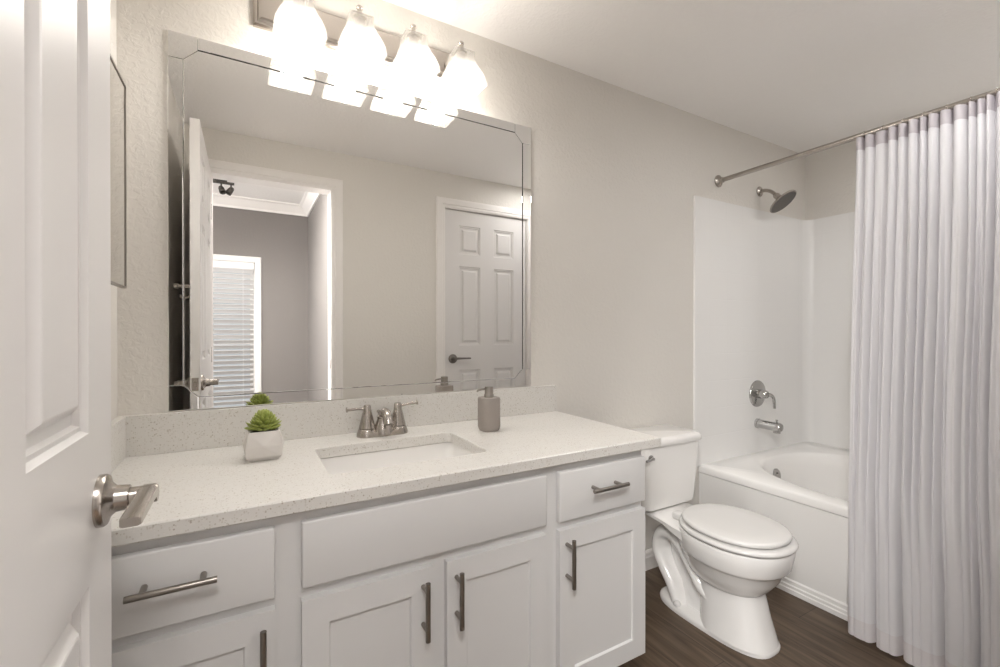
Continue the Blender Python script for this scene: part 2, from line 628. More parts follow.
def lever_parts(parent, c, n, d, m, blade=0.118, name='lever_handle'):
    """rosette and lever: c on the door face, n outwards, d the way the blade points"""
    c, n, d = Vector(c), Vector(n), Vector(d)
    up = Vector((0, 0, 1))
    bm = bmesh.new()
    lathe(bm, c, n, [(0, -0.001), (0.035, -0.001), (0.035, 0.006), (0.033, 0.009), (0.024, 0.012), (0.018, 0.018), (0.0165, 0.032), (0.0155, 0.033), (0, 0.033)], 40)
    ro = obj('rosette', bm, m, parent, 35)
    bm = bmesh.new()
    lathe(bm, c, n, [(0, 0.03), (0.0125, 0.03), (0.0125, 0.062), (0.0115, 0.064), (0, 0.064)], 28)
    # blade: a flat tapering bar with a rounded start at the shaft
    rings = []
    for t, hw, th, dz in ((-0.013, 0.008, 0.008, 0.002), (-0.010, 0.0095, 0.010, 0.002), (0.01, 0.0085, 0.0108, 0.004), (0.05, 0.007, 0.0108, 0.004), (blade - 0.003, 0.006, 0.0108, 0.003), (blade, 0.0055, 0.0102, 0.003)):
        p = c + n * 0.0535 + d * t + up * dz
        q = []
        for a, b in ((-1, -0.7), (-0.7, -1), (0.7, -1), (1, -0.7), (1, 0.7), (0.7, 1), (-0.7, 1), (-1, 0.7)):
            q.append(p + n * (a * th) + up * (b * hw))
        rings.append(q)
    skin_rings(bm, rings)
    return obj(name, bm, m, parent, 40)


RINGS6 = [(0, 0), (0.005, 0.007), (0.011, 0.006), (0.014, 0.013), (0.027, 0.0125), (0.038, 0.001), (0.041, 0)]


def six_panel(parent, us, vs, faces, thick_to3d, mt):
    bm = bmesh.new()
    for f in faces:
        panelled(bm, us, vs, RINGS6, f)
    rim(bm, us[0], us[-1], vs[0], vs[-1], thick_to3d, 0, 1)
    return bm


# the open bathroom door (hinged at the left of the doorway)
HX, TH = -0.173, 0.037
Y0, Y1 = -1.522, -0.760
d1 = thing('door_1', (HX - TH / 2, Y0, 0.01), 'white six-panel bathroom door standing open in the foreground', 'door', kind='structure')
w = Y1 - Y0
us = [Y0, Y0 + 0.108, Y0 + 0.296, Y1 - 0.296, Y1 - 0.108, Y1]
vs = [0.012, 0.24, 0.889, 1.083, 1.715, 1.815, 2.035, 2.148]
bm = six_panel(d1, us, vs, [lambda u, v, d: (HX - d, u, v), lambda u, v, d: (HX - TH + d, u, v)], lambda u, v, d: (HX - TH * d, u, v), M['door'])
bmesh.ops.remove_doubles(bm, verts=bm.verts, dist=1e-5)
obj('door_slab', bm, M['door'], d1)
lever_parts(d1, (HX, Y1 - 0.062, 0.982), (1, 0, 0), (0, -1, 0), M['nickel'])
lever_parts(d1, (HX - TH, Y1 - 0.062, 0.982), (-1, 0, 0), (0, -1, 0), M['nickel'])
bm = bx(HX - TH / 2 - 0.0125, HX - TH / 2 + 0.0125, Y1 - 0.001, Y1 + 0.0015, 0.953, 1.011, bev=0.0007)
box(bm, HX - TH / 2 - 0.006, HX - TH / 2 + 0.006, Y1, Y1 + 0.010, 0.972, 0.992, bev=0.002)
obj('latch_plate', bm, M['nickel'], d1, label='nickel latch plate with its bolt')
bm = bmesh.new()
hx = HX - TH
lathe(bm, (hx, -0.93, 1.425), (-1, 0, 0), [(0, -0.001), (0.022, -0.001), (0.022, 0.005), (0.014, 0.009), (0.010, 0.012), (0.010, 0.058), (0.015, 0.062), (0.015, 0.076), (0, 0.078)], 24)
tube(bm, smooth_path([(hx - 0.004, -0.93, 1.40), (hx - 0.022, -0.93, 1.375), (hx - 0.045, -0.93, 1.372), (hx - 0.052, -0.93, 1.385)]), 0.006)
obj('robe_hook', bm, M['nickel'], d1, 40)
for z in (0.25, 1.08, 1.92):
    bm = bmesh.new()
    tube(bm, [(HX - 0.004, Y0 - 0.001, z - 0.045), (HX - 0.004, Y0 - 0.001, z + 0.045)], 0.006)
    obj('hinge', bm, M['nickel'], d1, 40)

# the closed closet door, seen in the mirror
DY = YF - 0.014
d2 = thing('door_2', ((EX0 + EX1) / 2, DY - 0.018, 0.01), 'white closed six-panel door with a dark lever, seen in the mirror', 'door', kind='structure')
us = [EX0 + 0.003, 1.433, 1.617, 1.739, 1.923, EX1 - 0.003]
vs = [0.012, 0.24, 0.92, 1.11, 1.72, 1.815, 2.035, EZ - 0.004]
bm = six_panel(d2, us, vs, [lambda u, v, d: (u, DY - d, v), lambda u, v, d: (u, DY - 0.035 + d, v)], lambda u, v, d: (u, DY - 0.035 * d, v), M['door'])
bmesh.ops.remove_doubles(bm, verts=bm.verts, dist=1e-5)
obj('door_slab', bm, M['door'], d2)
lever_parts(d2, (EX0 + 0.068, DY, 1.008), (0, 1, 0), (1, 0, 0), M['dnickel'], 0.125)
bm = bx(EX0 - 0.006, EX0 + 0.004, DY - 0.004, DY + 0.003, 0.975, 1.04, bev=0.001)
obj('strike_plate', bm, M['dnickel'], d2, label='dark strike plate')

# bedroom window with its frame and glass
win = thing('window_1', ((WX0 + WX1) / 2, BY, WZ0), 'white framed bedroom window behind blinds, seen in the mirror', 'window', kind='structure')
bm = bmesh.new()
prof = [(0, 0), (0, 0.012), (0.012, 0.016), (0.055, 0.016), (0.062, 0.010), (0.062, 0)]
pth = [(WX0, WZ0, -1, -1), (WX1, WZ0, 1, -1), (WX1, WZ1, 1, 1), (WX0, WZ1, -1, 1), (WX0, WZ0, -1, -1)]
skin_rings(bm, [[Vector((x + sx * a, BY + b, z + sz * a)) for a, b in prof] for x, z, sx, sz in pth], False, False)
obj('window_frame', bm, M['bedtrim'], win)
bm = bmesh.new()
zm = (WZ0 + WZ1) / 2
for a, b, c, d in ((WX0, WX0 + 0.04, WZ0, WZ1), (WX1 - 0.04, WX1, WZ0, WZ1), (WX0 + 0.04, WX1 - 0.04, WZ0, WZ0 + 0.04), (WX0 + 0.04, WX1 - 0.04, WZ1 - 0.04, WZ1), (WX0 + 0.04, WX1 - 0.04, zm - 0.02, zm + 0.02)):
    box(bm, a, b, BY - 0.085, BY - 0.05, c, d)
obj('window_sash', bm, M['bedtrim'], win)
obj('window_pane', bx(WX0 + 0.03, WX1 - 0.03, BY - 0.07, BY - 0.066, WZ0 + 0.03, WZ1 - 0.03), M['winglass'], win)

# ------------------------------------------------------------------ bedroom: blinds and ceiling spotlight
bl = thing('window_blind', ((WX0 + WX1) / 2, BY - 0.02, WZ1), 'white horizontal blinds lowered over the bedroom window, seen in the mirror', 'blind')
HB = 1.86
obj('headrail', bx(WX0 + 0.006, WX1 - 0.006, BY - 0.045, BY + 0.012, HB, WZ1 - 0.002, bev=0.003), M['blind'], bl)
bm = bmesh.new()
pitch = 0.052
zt = HB - 0.02
k = 0
while zt - k * pitch > WZ0 + 0.06:
    z = zt - k * pitch
    a = math.radians(40)
    pts = []
    for s in (-1, -0.5, 0, 0.5, 1):
        q = s * 0.028
        pts.append((BY - 0.018 + q * math.cos(a), z + q * math.sin(a) + 0.003 * (1 - s * s)))
    poly = pts + [(y, zz - 0.0025) for y, zz in reversed(pts)]
    prism(bm, poly, lambda u, v, h: (h, u, v), WX0 + 0.01, WX1 - 0.01)
    k += 1
obj('slats', bm, M['blind'], bl)
obj('bottom_rail', bx(WX0 + 0.01, WX1 - 0.01, BY - 0.042, BY + 0.006, WZ0 + 0.012, WZ0 + 0.03, bev=0.003), M['blind'], bl)
for x in (WX0 + 0.15, -0.02):
    bm = bmesh.new()
    tube(bm, [(x, BY + 0.009, WZ0 + 0.02), (x, BY + 0.009, HB)], 0.0018, 6)
    obj('ladder_cord', bm, M['blind'], bl)

SX, SY = -0.195, -3.10
sl = thing('ceiling_spotlight', (SX, SY, BZ), 'dark track spotlight on the bedroom ceiling, seen in the mirror', 'spotlight')
bm = bmesh.new()
lathe(bm, (SX, SY, BZ + 0.001), (0, 0, -1), [(0, 0), (0.055, 0), (0.055, 0.018), (0.04, 0.026), (0, 0.026)], 28)
obj('canopy', bm, M['spot'], sl, 40)
obj('bar', bx(SX - 0.11, SX + 0.11, SY - 0.012, SY + 0.012, BZ - 0.042, BZ - 0.022, bev=0.004), M['spot'], sl)
for x, dx, dy in ((SX - 0.10, -0.5, 0.5), (SX + 0.01, 0.35, 0.65), (SX + 0.085, -0.6, 0.3)):
    bm = bmesh.new()
    tube(bm, [(x, SY, BZ - 0.035), (x, SY, BZ - 0.075)], 0.007, 10)
    obj('stem', bm, M['spot'], sl, 40)
    bm = bmesh.new()
    dr = Vector((dx, dy, -1)).normalized()
    o = Vector((x, SY, BZ - 0.085)) - dr * 0.02
    lathe(bm, o, dr, [(0, 0), (0.016, 0), (0.022, 0.015), (0.027, 0.06), (0.027, 0.068), (0.023, 0.068), (0.020, 0.04), (0, 0.04)], 24)
    obj('spot_head', bm, M['spot'], sl, 40)

# ------------------------------------------------------------------ big vanity mirror
MX0, MX1, MZ0, MZ1 = -0.1955, 1.0724, 0.980, 2.093
vm = thing('vanity_mirror', ((MX0 + MX1) / 2, 0, MZ0), 'large wall mirror with mirrored border strips above the counter', 'mirror')
gx0, gx1, gz0, gz1 = -0.158, 1.027, 1.018, 2.053
c = 0.036
ins = 0.0012


def flat_piece(name, poly, y0, bev, mt, tilt=None):
    """a sheet of mirror glass on the wall with a bevelled edge"""
    bm = bmesh.new()
    P = [Vector((u, 0, v)) for u, v in poly]
    n = len(P)
    cen = sum(P, Vector()) / n

    def inset(d):
        out = []
        for i in range(n):
            a, b, q = P[i - 1], P[i], P[(i + 1) % n]
            e1, e2 = (b - a).normalized(), (q - b).normalized()
            n1 = Vector((-e1.z, 0, e1.x))
            n2 = Vector((-e2.z, 0, e2.x))
            if n1.dot(cen - b) < 0:
                n1 = -n1
            if n2.dot(cen - b) < 0:
                n2 = -n2
            m_ = (n1 + n2) / (1 + n1.dot(n2))
            out.append(b + m_ * d)
        return out
    rings = [P, P, inset(bev)]
    skin_rings(bm, [[Vector((p.x, -abs(y), p.z)) for p in r] for r, y in zip(rings, (0.0, y0 - 0.00025, y0))])
    return obj(name, bm, mt, vm)


main = [(gx0, gz0 + c), (gx0 + c, gz0), (gx1 - c, gz0), (gx1, gz0 + c), (gx1, gz1 - c), (gx1 - c, gz1), (gx0 + c, gz1), (gx0, gz1 - c)]
obj('backing_board', bx(MX0 + 0.003, MX1 - 0.003, -0.0022, 0.001, MZ0 + 0.003, MZ1 - 0.003), M['dark'], vm)
flat_piece('centre_glass', main, 0.0062, 0.0011, M['mirror'])
e = 0.0016
flat_piece('border_strip', [(gx0 + c, gz1 + 0.0042), (gx1 - c, gz1 + 0.0042), (gx1 - c, MZ1), (gx0 + c, MZ1)], 0.006, 0.0011, M['mirror'])
flat_piece('border_strip', [(gx0 + c, MZ0), (gx1 - c, MZ0), (gx1 - c, gz0 - e), (gx0 + c, gz0 - e)], 0.006, 0.0011, M['mirror'])
flat_piece('border_strip', [(MX0, gz0 + c), (gx0 - e, gz0 + c), (gx0 - e, gz1 - c), (MX0, gz1 - c)], 0.006, 0.0011, M['mirror'])
flat_piece('border_strip', [(gx1 + 0.0042, gz0 + c), (MX1, gz0 + c), (MX1, gz1 - c), (gx1 + 0.0042, gz1 - c)], 0.006, 0.0011, M['mirror'])
g = 0.001
for sx, sz in ((0, 0), (1, 0), (1, 1), (0, 1)):
    ox = MX1 if sx else MX0
    oz = MZ1 if sz else MZ0
    ix, iz = (gx1 - c if sx else gx0 + c), (gz1 - c if sz else gz0 + c)
    ex, ez = (gx1 if sx else gx0), (gz1 if sz else gz0)
    dx, dz = (1 if sx else -1) * g, (1 if sz else -1) * g
    poly = [(ox, oz), (ix + dx, oz), (ix + dx, ez + dz), (ex + dx, iz + dz), (ox, iz + dz)]
    if sx == sz:
        poly = poly[::-1]
    flat_piece('corner_piece', poly, 0.006, 0.0011, M['mirror'])

# ------------------------------------------------------------------ medicine cabinet on the left wall
mc = thing('medicine_cabinet', (XL, -0.30, 1.33), 'mirrored medicine cabinet on the side wall just behind the open door', 'medicine cabinet')
mx = -0.272
obj('cabinet_body', bx(XL - 0.001, mx - 0.007, -0.53, -0.122, 1.332, 1.848, bev=0.002), M['white'], mc)
bm = bmesh.new()
box(bm, mx - 0.006, mx, -0.535, -0.119, 1.328, 1.852, bev=0.0018)
dm = obj('mirror_door', bm, M['medmirror'], mc)
bm = bmesh.new()
for a, b, c_, d in ((-0.5375, -0.1165, 1.8495, 1.8545), (-0.5375, -0.1165, 1.3255, 1.3305), (-0.1215, -0.1165, 1.3255, 1.8545), (-0.5375, -0.5325, 1.3255, 1.8545)):
    box(bm, mx - 0.008, mx + 0.002, a, b, c_, d)
obj('metal_edge', bm, M['pull'], dm)

# ------------------------------------------------------------------ vanity cabinet
FY = -0.566                                      # face frame plane
DYF = -0.586                                     # front of doors and drawers
vc = thing('vanity_cabinet', (0.42, -0.28, 0), 'long white shaker vanity cabinet under the speckled countertop', 'cabinet')
CX0, CX1, CZT = XL + 0.002, 1.136, 0.828
bm = bmesh.new()
box(bm, CX0, CX1, FY, FY + 0.019, 0.150, CZT)               # face frame
box(bm, CX0, CX0 + 0.016, FY + 0.019, -0.018, 0.150, CZT)   # sides
box(bm, CX1 - 0.016, CX1, FY + 0.019, -0.018, 0.150, CZT)
box(bm, CX0, CX1, -0.018, -0.002, 0.150, CZT)               # back
box(bm, CX0 + 0.016, CX1 - 0.016, FY + 0.019, -0.018, 0.150, 0.166)
box(bm, CX0, CX1 - 0.055, -0.50, -0.484, 0, 0.150)          # toe kick
box(bm, CX1 - 0.071, CX1 - 0.055, -0.484, -0.002, 0, 0.150)
obj('carcass', bm, M['cab'], vc)


def bar_pull(parent, p, axis, L, standoff=0.034, r=0.006):
    """a round bar on two posts, standing out towards -y"""
    p, a = Vector(p), Vector(axis)
    bm = bmesh.new()
    q = p + Vector((0, -standoff, 0))
    lathe(bm, q - a * (L / 2), a, [(0, 0), (r, 0), (r, L), (0, L)], 16)
    for s in (-1, 1):
        c_ = p + a * (s * L * 0.33)
        lathe(bm, c_, (0, -1, 0), [(0, -0.001), (0.0055, -0.001), (0.0055, standoff), (0, standoff)], 12)
    return obj('bar_pull', bm, M['pull'], parent, 40, label='dark brushed steel bar pull')


def slab_front(name, x0, x1, z0, z1):
    return obj(name, bx(x0, x1, DYF, FY - 0.0005, z0, z1, bev=0.004, seg=3), M['cab'], vc, 30)


def shaker(name, x0, x1, z0, z1):
    bm = bmesh.new()
    s = 0.055
    panelled(bm, [x0, x0 + s, x1 - s, x1], [z0, z0 + s + 0.004, z1 - s - 0.004, z1], [(0, 0), (0.001, 0.0015), (0.003, 0.007)], lambda u, v, d: (u, DYF + d, v))
    rim(bm, x0, x1, z0, z1, lambda u, v, d: (u, DYF + d * (FY - 0.0005 - DYF), v), 0, 1)
    bmesh.ops.remove_doubles(bm, verts=bm.verts, dist=1e-5)
    outer = [ed for ed in bm.edges if all(abs(v.co.y - DYF) < 1e-6 for v in ed.verts) and all(min(abs(v.co.x - x0), abs(v.co.x - x1)) < 1e-6 or min(abs(v.co.z - z0), abs(v.co.z - z1)) < 1e-6 for v in ed.verts) and len({f.normal.to_tuple(1) for f in ed.link_faces}) > 1]
    return obj(name, bm, M['cab'], vc)


ZA, ZB_, ZC_, ZD = 0.806, 0.660, 0.637, 0.163
p = slab_front('drawer_front', -0.285, 0.053, ZB_, ZA)
bar_pull(p, (-0.116, DYF, 0.744), (1, 0, 0), 0.138)
p = slab_front('false_drawer_front', 0.104, 0.742, ZB_ + 0.003, ZA)
p = slab_front('drawer_front', 0.787, 1.135, ZB_, ZA)
bar_pull(p, (0.956, DYF, 0.744), (1, 0, 0), 0.138)
for x0, x1, hx_ in ((-0.285, 0.053, 0.030), (0.104, 0.400, 0.374), (0.437, 0.742, 0.462), (0.787, 1.135, 0.812)):
    p = shaker('cabinet_door', x0, x1, ZD, ZC_)
    bar_pull(p, (hx_, DYF, 0.549), (0, 0, 1), 0.138)

# ------------------------------------------------------------------ countertop with splashes, sink
CT0, CT1 = 0.829, 0.8615
SX0, SX1, SY0, SY1 = 0.180, 0.622, -0.462, -0.176      # sink cut-out
ct = thing('countertop', (0.44, -0.3, CT1), 'cream quartz countertop with grey flecks, on the white vanity', 'countertop')
bm = bmesh.new()
hole = rrect(SX0, SX1, SY0, SY1, 0, 0.022)
outer = []
ox0, ox1, oy0, oy1 = XL + 0.001, 1.2023, -0.5924, -0.001
n = len(hole)
e = 0.003
cxm, cym = (SX0 + SX1) / 2, (SY0 + SY1) / 2


def rect_pt(i, inset=0.0):
    # four corners plus points on the edges matching the 4 x 6 hole points
    q, k = divmod(i, 6)
    x0, x1, y0, y1 = ox0 + inset, ox1 - inset, oy0 + inset, oy1 - inset
    cor = ((x1, y1), (x0, y1), (x0, y0), (x1, y0))[q]
    if k == 2 or k == 3:
        return cor
    h = hole[i]
    if q in (0, 2):
        return (cor[0], h.y) if k < 2 else (h.x, cor[1])
    return (h.x, cor[1]) if k < 2 else (cor[0], h.y)


def ring_rect(z, inset=0.0):
    return [Vector((*rect_pt(i, inset), z)) for i in range(n)]


def ring_hole(z, gr=0.0):
    return [Vector((h.x + gr * (1 if h.x < cxm else -1), h.y + gr * (1 if h.y < cym else -1), z)) for h in hole]


rings = [ring_hole(CT0), ring_rect(CT0, e), ring_rect(CT0 + e), ring_rect(CT1 - e), ring_rect(CT1, e), ring_hole(CT1, -0.002), ring_hole(CT1 - 0.002), ring_hole(CT0)]
skin_rings(bm, rings, False, False)
bmesh.ops.remove_doubles(bm, verts=bm.verts, dist=1e-5)
obj('counter_slab', bm, M['quartz'], ct)
obj('backsplash', bx(XL + 0.002, 1.2003, -0.021, -0.001, CT1, 0.9765, bev=0.0015), M['quartz'], ct)
obj('side_splash', bx(XL + 0.001, XL + 0.022, -0.575, -0.0215, CT1, 0.9765, bev=0.0015), M['quartz'], ct)

sk = thing('sink', (cxm, cym, CT0), 'white rectangular undermount sink set into the countertop', 'sink')
bm = bmesh.new()
g = 0.006
rings = []
for z, i_, r in ((0.828, -0.03, 0.03), (0.826, -g, 0.028), (0.815, -0.004, 0.028), (0.74, 0.012, 0.04), (0.705, 0.03, 0.05), (0.692, 0.06, 0.06)):
    rings.append(rrect(SX0 + i_, SX1 - i_, SY0 + i_, SY1 - i_, z, r))
rings.append(rrect(cxm - 0.03, cxm + 0.03, cym - 0.03 + 0.02, cym + 0.03 + 0.02, 0.688, 0.029))
skin_rings(bm, rings, False, True)
o = obj('basin', bm, M['porcelain'], sk, 50)
bm = bmesh.new()
lathe(bm, (cxm, cym + 0.02, 0.6882), (0, 0, 1), [(0, 0), (0.028, 0), (0.028, 0.002), (0.022, 0.004), (0.018, 0.002), (0.015, 0.006), (0, 0.007)], 28)
obj('drain', bm, M['nickel'], sk, 40, label='nickel drain with stopper')

# ------------------------------------------------------------------ faucet
FX, FYc, FZ = 0.409, -0.088, CT1
fa = thing('faucet', (FX, FYc, FZ), 'brushed nickel two-handle faucet behind the sink', 'faucet')
bm = bmesh.new()
rings = []
for z, gx, gy in ((0, 0.087, 0.034), (0.010, 0.086, 0.033), (0.016, 0.083, 0.031), (0.018, 0.076, 0.026)):
    rings.append(rrect(FX - gx, FX + gx, FYc - gy, FYc + gy, FZ + z, gy - 0.001, 8))
skin_rings(bm, rings)
obj('base_plate', bm, M['nickel'], fa, 40)
for s in (-1, 1):
    hx_ = FX + s * 0.0525
    bm = bmesh.new()
    lathe(bm, (hx_, FYc, FZ + 0.016), (0, 0, 1), [(0, 0), (0.031, 0), (0.030, 0.005), (0.0275, 0.009), (0.0255, 0.0105), (0.0275, 0.0125), (0.0265, 0.016), (0.0225, 0.032), (0.0185, 0.050), (0.0155, 0.062), (0.0140, 0.066), (0.0145, 0.070), (0.0125, 0.074), (0.0125, 0.084), (0.010, 0.088), (0, 0.089)], 32)
    hb = obj('handle_body', bm, M['nickel'], fa, 40)
    bm = bmesh.new()
    zl = FZ + 0.016 + 0.073
    dz, dy = (0.0, -0.012) if s < 0 else (0.006, -0.006)
    pts = [(hx_ + s * 0.004, FYc, zl + 0.004), (hx_ + s * 0.03, FYc + dy * 0.4, zl + 0.005 + dz * 0.4), (hx_ + s * 0.066, FYc + dy, zl + 0.006 + dz)]
    tube(bm, pts, 0.004, 12, [0.006, 0.0042, 0.0052])
    q = Vector(pts[-1])
    lathe(bm, q, (s, dy * 8, dz * 6), [(0, -0.001), (0.0055, -0.001), (0.0085, 0.001), (0.0085, 0.004), (0, 0.005)], 16)
    obj('lever', bm, M['nickel'], hb, 40)
bm = bmesh.new()
lathe(bm, (FX, FYc - 0.006, FZ + 0.006), (0, 0, 1), [(0, 0), (0.036, 0), (0.035, 0.010), (0.030, 0.022), (0.0245, 0.036), (0.021, 0.046), (0.020, 0.052), (0.0215, 0.054), (0.0215, 0.058), (0.018, 0.061), (0, 0.062)], 36)
obj('spout_body', bm, M['nickel'], fa, 40)
# spout: a short thick neck that rises and rolls forward to its mouth
bm = bmesh.new()
path = smooth_path([(FX, FYc - 0.004, FZ + 0.058), (FX, FYc - 0.014, FZ + 0.072), (FX, FYc - 0.034, FZ + 0.079), (FX, FYc - 0.058, FZ + 0.070), (FX, FYc - 0.070, FZ + 0.052)], 7)
tube(bm, path, 0.0165, 22, [0.0175 - 0.0025 * i / (len(path) - 1) for i in range(len(path))])
e_ = path[-1]
lathe(bm, e_ + Vector((0, 0, 0.002)), (0, -0.42, -1), [(0, 0), (0.0162, 0), (0.0162, 0.008), (0.013, 0.009), (0, 0.006)], 24)
obj('spout', bm, M['nickel'], fa, 50)
bm = bmesh.new()
tube(bm, [(FX - 0.006, FYc + 0.027, FZ + 0.01), (FX - 0.006, FYc + 0.027, FZ + 0.072)], 0.0028, 10)
lathe(bm, (FX - 0.006, FYc + 0.027, FZ + 0.070), (0, 0, 1), [(0, 0), (0.005, 0), (0.0075, 0.004), (0.0065, 0.009), (0, 0.011)], 14)
obj('lift_rod', bm, M['nickel'], fa, 40)

# ------------------------------------------------------------------ potted succulent
px, py = 0.044, -0.212
pl = thing('potted_succulent', (px, py, CT1), 'small green succulent in a white faceted pot on the counter', 'plant')
bm = bmesh.new()
def sq_ring(z, r, tw):
    return [Vector((px + r * math.cos(PI / 2 * i + tw), py + r * math.sin(PI / 2 * i + tw), CT1 + z)) for i in range(4)]
A_, B_ = sq_ring(0.080, 0.054, PI / 4), sq_ring(0.040, 0.062, PI / 4)
E_, C_, D_ = sq_ring(0.042, 0.051, 0), sq_ring(0.012, 0.061, PI / 4), sq_ring(0.0, 0.046, PI / 4)
va, vb, ve, vcc, vd = ([bm.verts.new(p) for p in r] for r in (A_, B_, E_, C_, D_))
# B, A and C have a corner on each diagonal; E has a point in the middle of each side
for i in range(4):
    j = (i + 1) % 4
    m_ = ve[j]
    bm.faces.new((va[i], va[j], m_))
    bm.faces.new((va[i], m_, vb[i]))
    bm.faces.new((va[j], vb[j], m_))
    bm.faces.new((vb[i], m_, vcc[i]))
    bm.faces.new((m_, vb[j], vcc[j]))
    bm.faces.new((m_, vcc[j], vcc[i]))
    bm.faces.new((vcc[i], vcc[j], vd[j], vd[i]))
bm.faces.new(vd)
ti = [bm.verts.new(p) for p in sq_ring(0.080, 0.048, PI / 4)]
bi = [bm.verts.new(p) for p in sq_ring(0.066, 0.048, PI / 4)]
for i in range(4):
    j = (i + 1) % 4
    bm.faces.new((va[i], va[j], ti[j], ti[i]))
    bm.faces.new((ti[i], ti[j], bi[j], bi[i]))
bm.faces.new(bi)
bmesh.ops.bevel(bm, geom=list(bm.edges), offset=0.0012, segments=2, affect='EDGES')
obj('pot', bm, M['pot'], pl)
bm = bmesh.new()
lathe(bm, (px, py, CT1 + 0.068), (0, 0, 1), [(0, 0), (0.034, 0), (0.033, 0.006), (0.02, 0.009), (0, 0.010)], 24)
obj('soil', bm, M['soil'], pl, 40)
bm = bmesh.new()
rnd = random.Random(3)
for lay, (cnt, tilt, L, zz, rr) in enumerate(((16, 8, 0.034, 0.080, 0.012), (16, 16, 0.033, 0.086, 0.011), (14, 28, 0.027, 0.093, 0.010), (13, 34, 0.025, 0.099, 0.008), (11, 42, 0.022, 0.105, 0.006), (9, 50, 0.019, 0.110, 0.005), (7, 60, 0.016, 0.114, 0.004), (5, 74, 0.013, 0.117, 0.002), (2, 86, 0.012, 0.118, 0.0))):
    for i in range(cnt):
        a = 2 * PI * (i + 0.5 * (lay % 2)) / cnt + rnd.uniform(-0.12, 0.12)
        t = math.radians(tilt + rnd.uniform(-6, 6))
        d = Vector((math.cos(a) * math.cos(t), math.sin(a) * math.cos(t), math.sin(t)))
        side = Vector((-math.sin(a), math.cos(a), 0))
        upv = side.cross(d) * -1
        o = Vector((px + rr * math.cos(a), py + rr * math.sin(a), CT1 + zz))
        ln = L * rnd.uniform(0.88, 1.1)
        rings = []
        for s, wv, h in ((0, 0.0035, 0.0025), (0.3, 0.0062, 0.0035), (0.62, 0.0066, 0.0036), (0.85, 0.0042, 0.0026), (1.0, 0.0004, 0.0004)):
            cpt = o + d * (ln * s) + Vector((0, 0, 1)) * (0.006 * s * s)
            rings.append([cpt + side * (wv * math.cos(2 * PI * q / 8)) + upv * (h * math.sin(2 * PI * q / 8)) for q in range(8)])
        skin_rings(bm, rings)
obj('leaves', bm, M['leaf'], pl, 60)

# ------------------------------------------------------------------ soap dispenser
sx_, sy_ = 0.756, -0.212
so = thing('soap_dispenser', (sx_, sy_, CT1), 'taupe soap dispenser with a grey pump on the counter beside the backsplash', 'soap dispenser')
bm = bmesh.new()
rings = []
for z, r, R in ((0, 0.030, 0.012), (0.006, 0.0335, 0.014), (0.016, 0.036, 0.016), (0.112, 0.036, 0.016), (0.117, 0.0345, 0.016), (0.118, 0.016, 0.012)):
    rings.append([Vector((sx_ + r * (abs(math.cos(t)) ** 0.62) * math.copysign(1, math.cos(t)), sy_ + r * (abs(math.sin(t)) ** 0.62) * math.copysign(1, math.sin(t)), CT1 + z)) for t in (2 * PI * i / 40 for i in range(40))])
skin_rings(bm, rings)
ob = obj('bottle', bm, M['soap'], so, 40)
bm = bmesh.new()
zb = CT1 + 0.117
lathe(bm, (sx_, sy_, zb), (0, 0, 1), [(0, 0), (0.0175, 0), (0.0175, 0.011), (0.016, 0.013), (0.0155, 0.014), (0.0155, 0.036), (0.0145, 0.039), (0, 0.039)], 28)
tube(bm, smooth_path([(sx_ - 0.01, sy_ + 0.001, zb + 0.030), (sx_ - 0.030, sy_ + 0.003, zb + 0.029), (sx_ - 0.041, sy_ + 0.004, zb + 0.027), (sx_ - 0.045, sy_ + 0.004, zb + 0.022)], 5), 0.0035, 10)
obj('pump', bm, M['pull'], so, 40, label='grey metal pump')

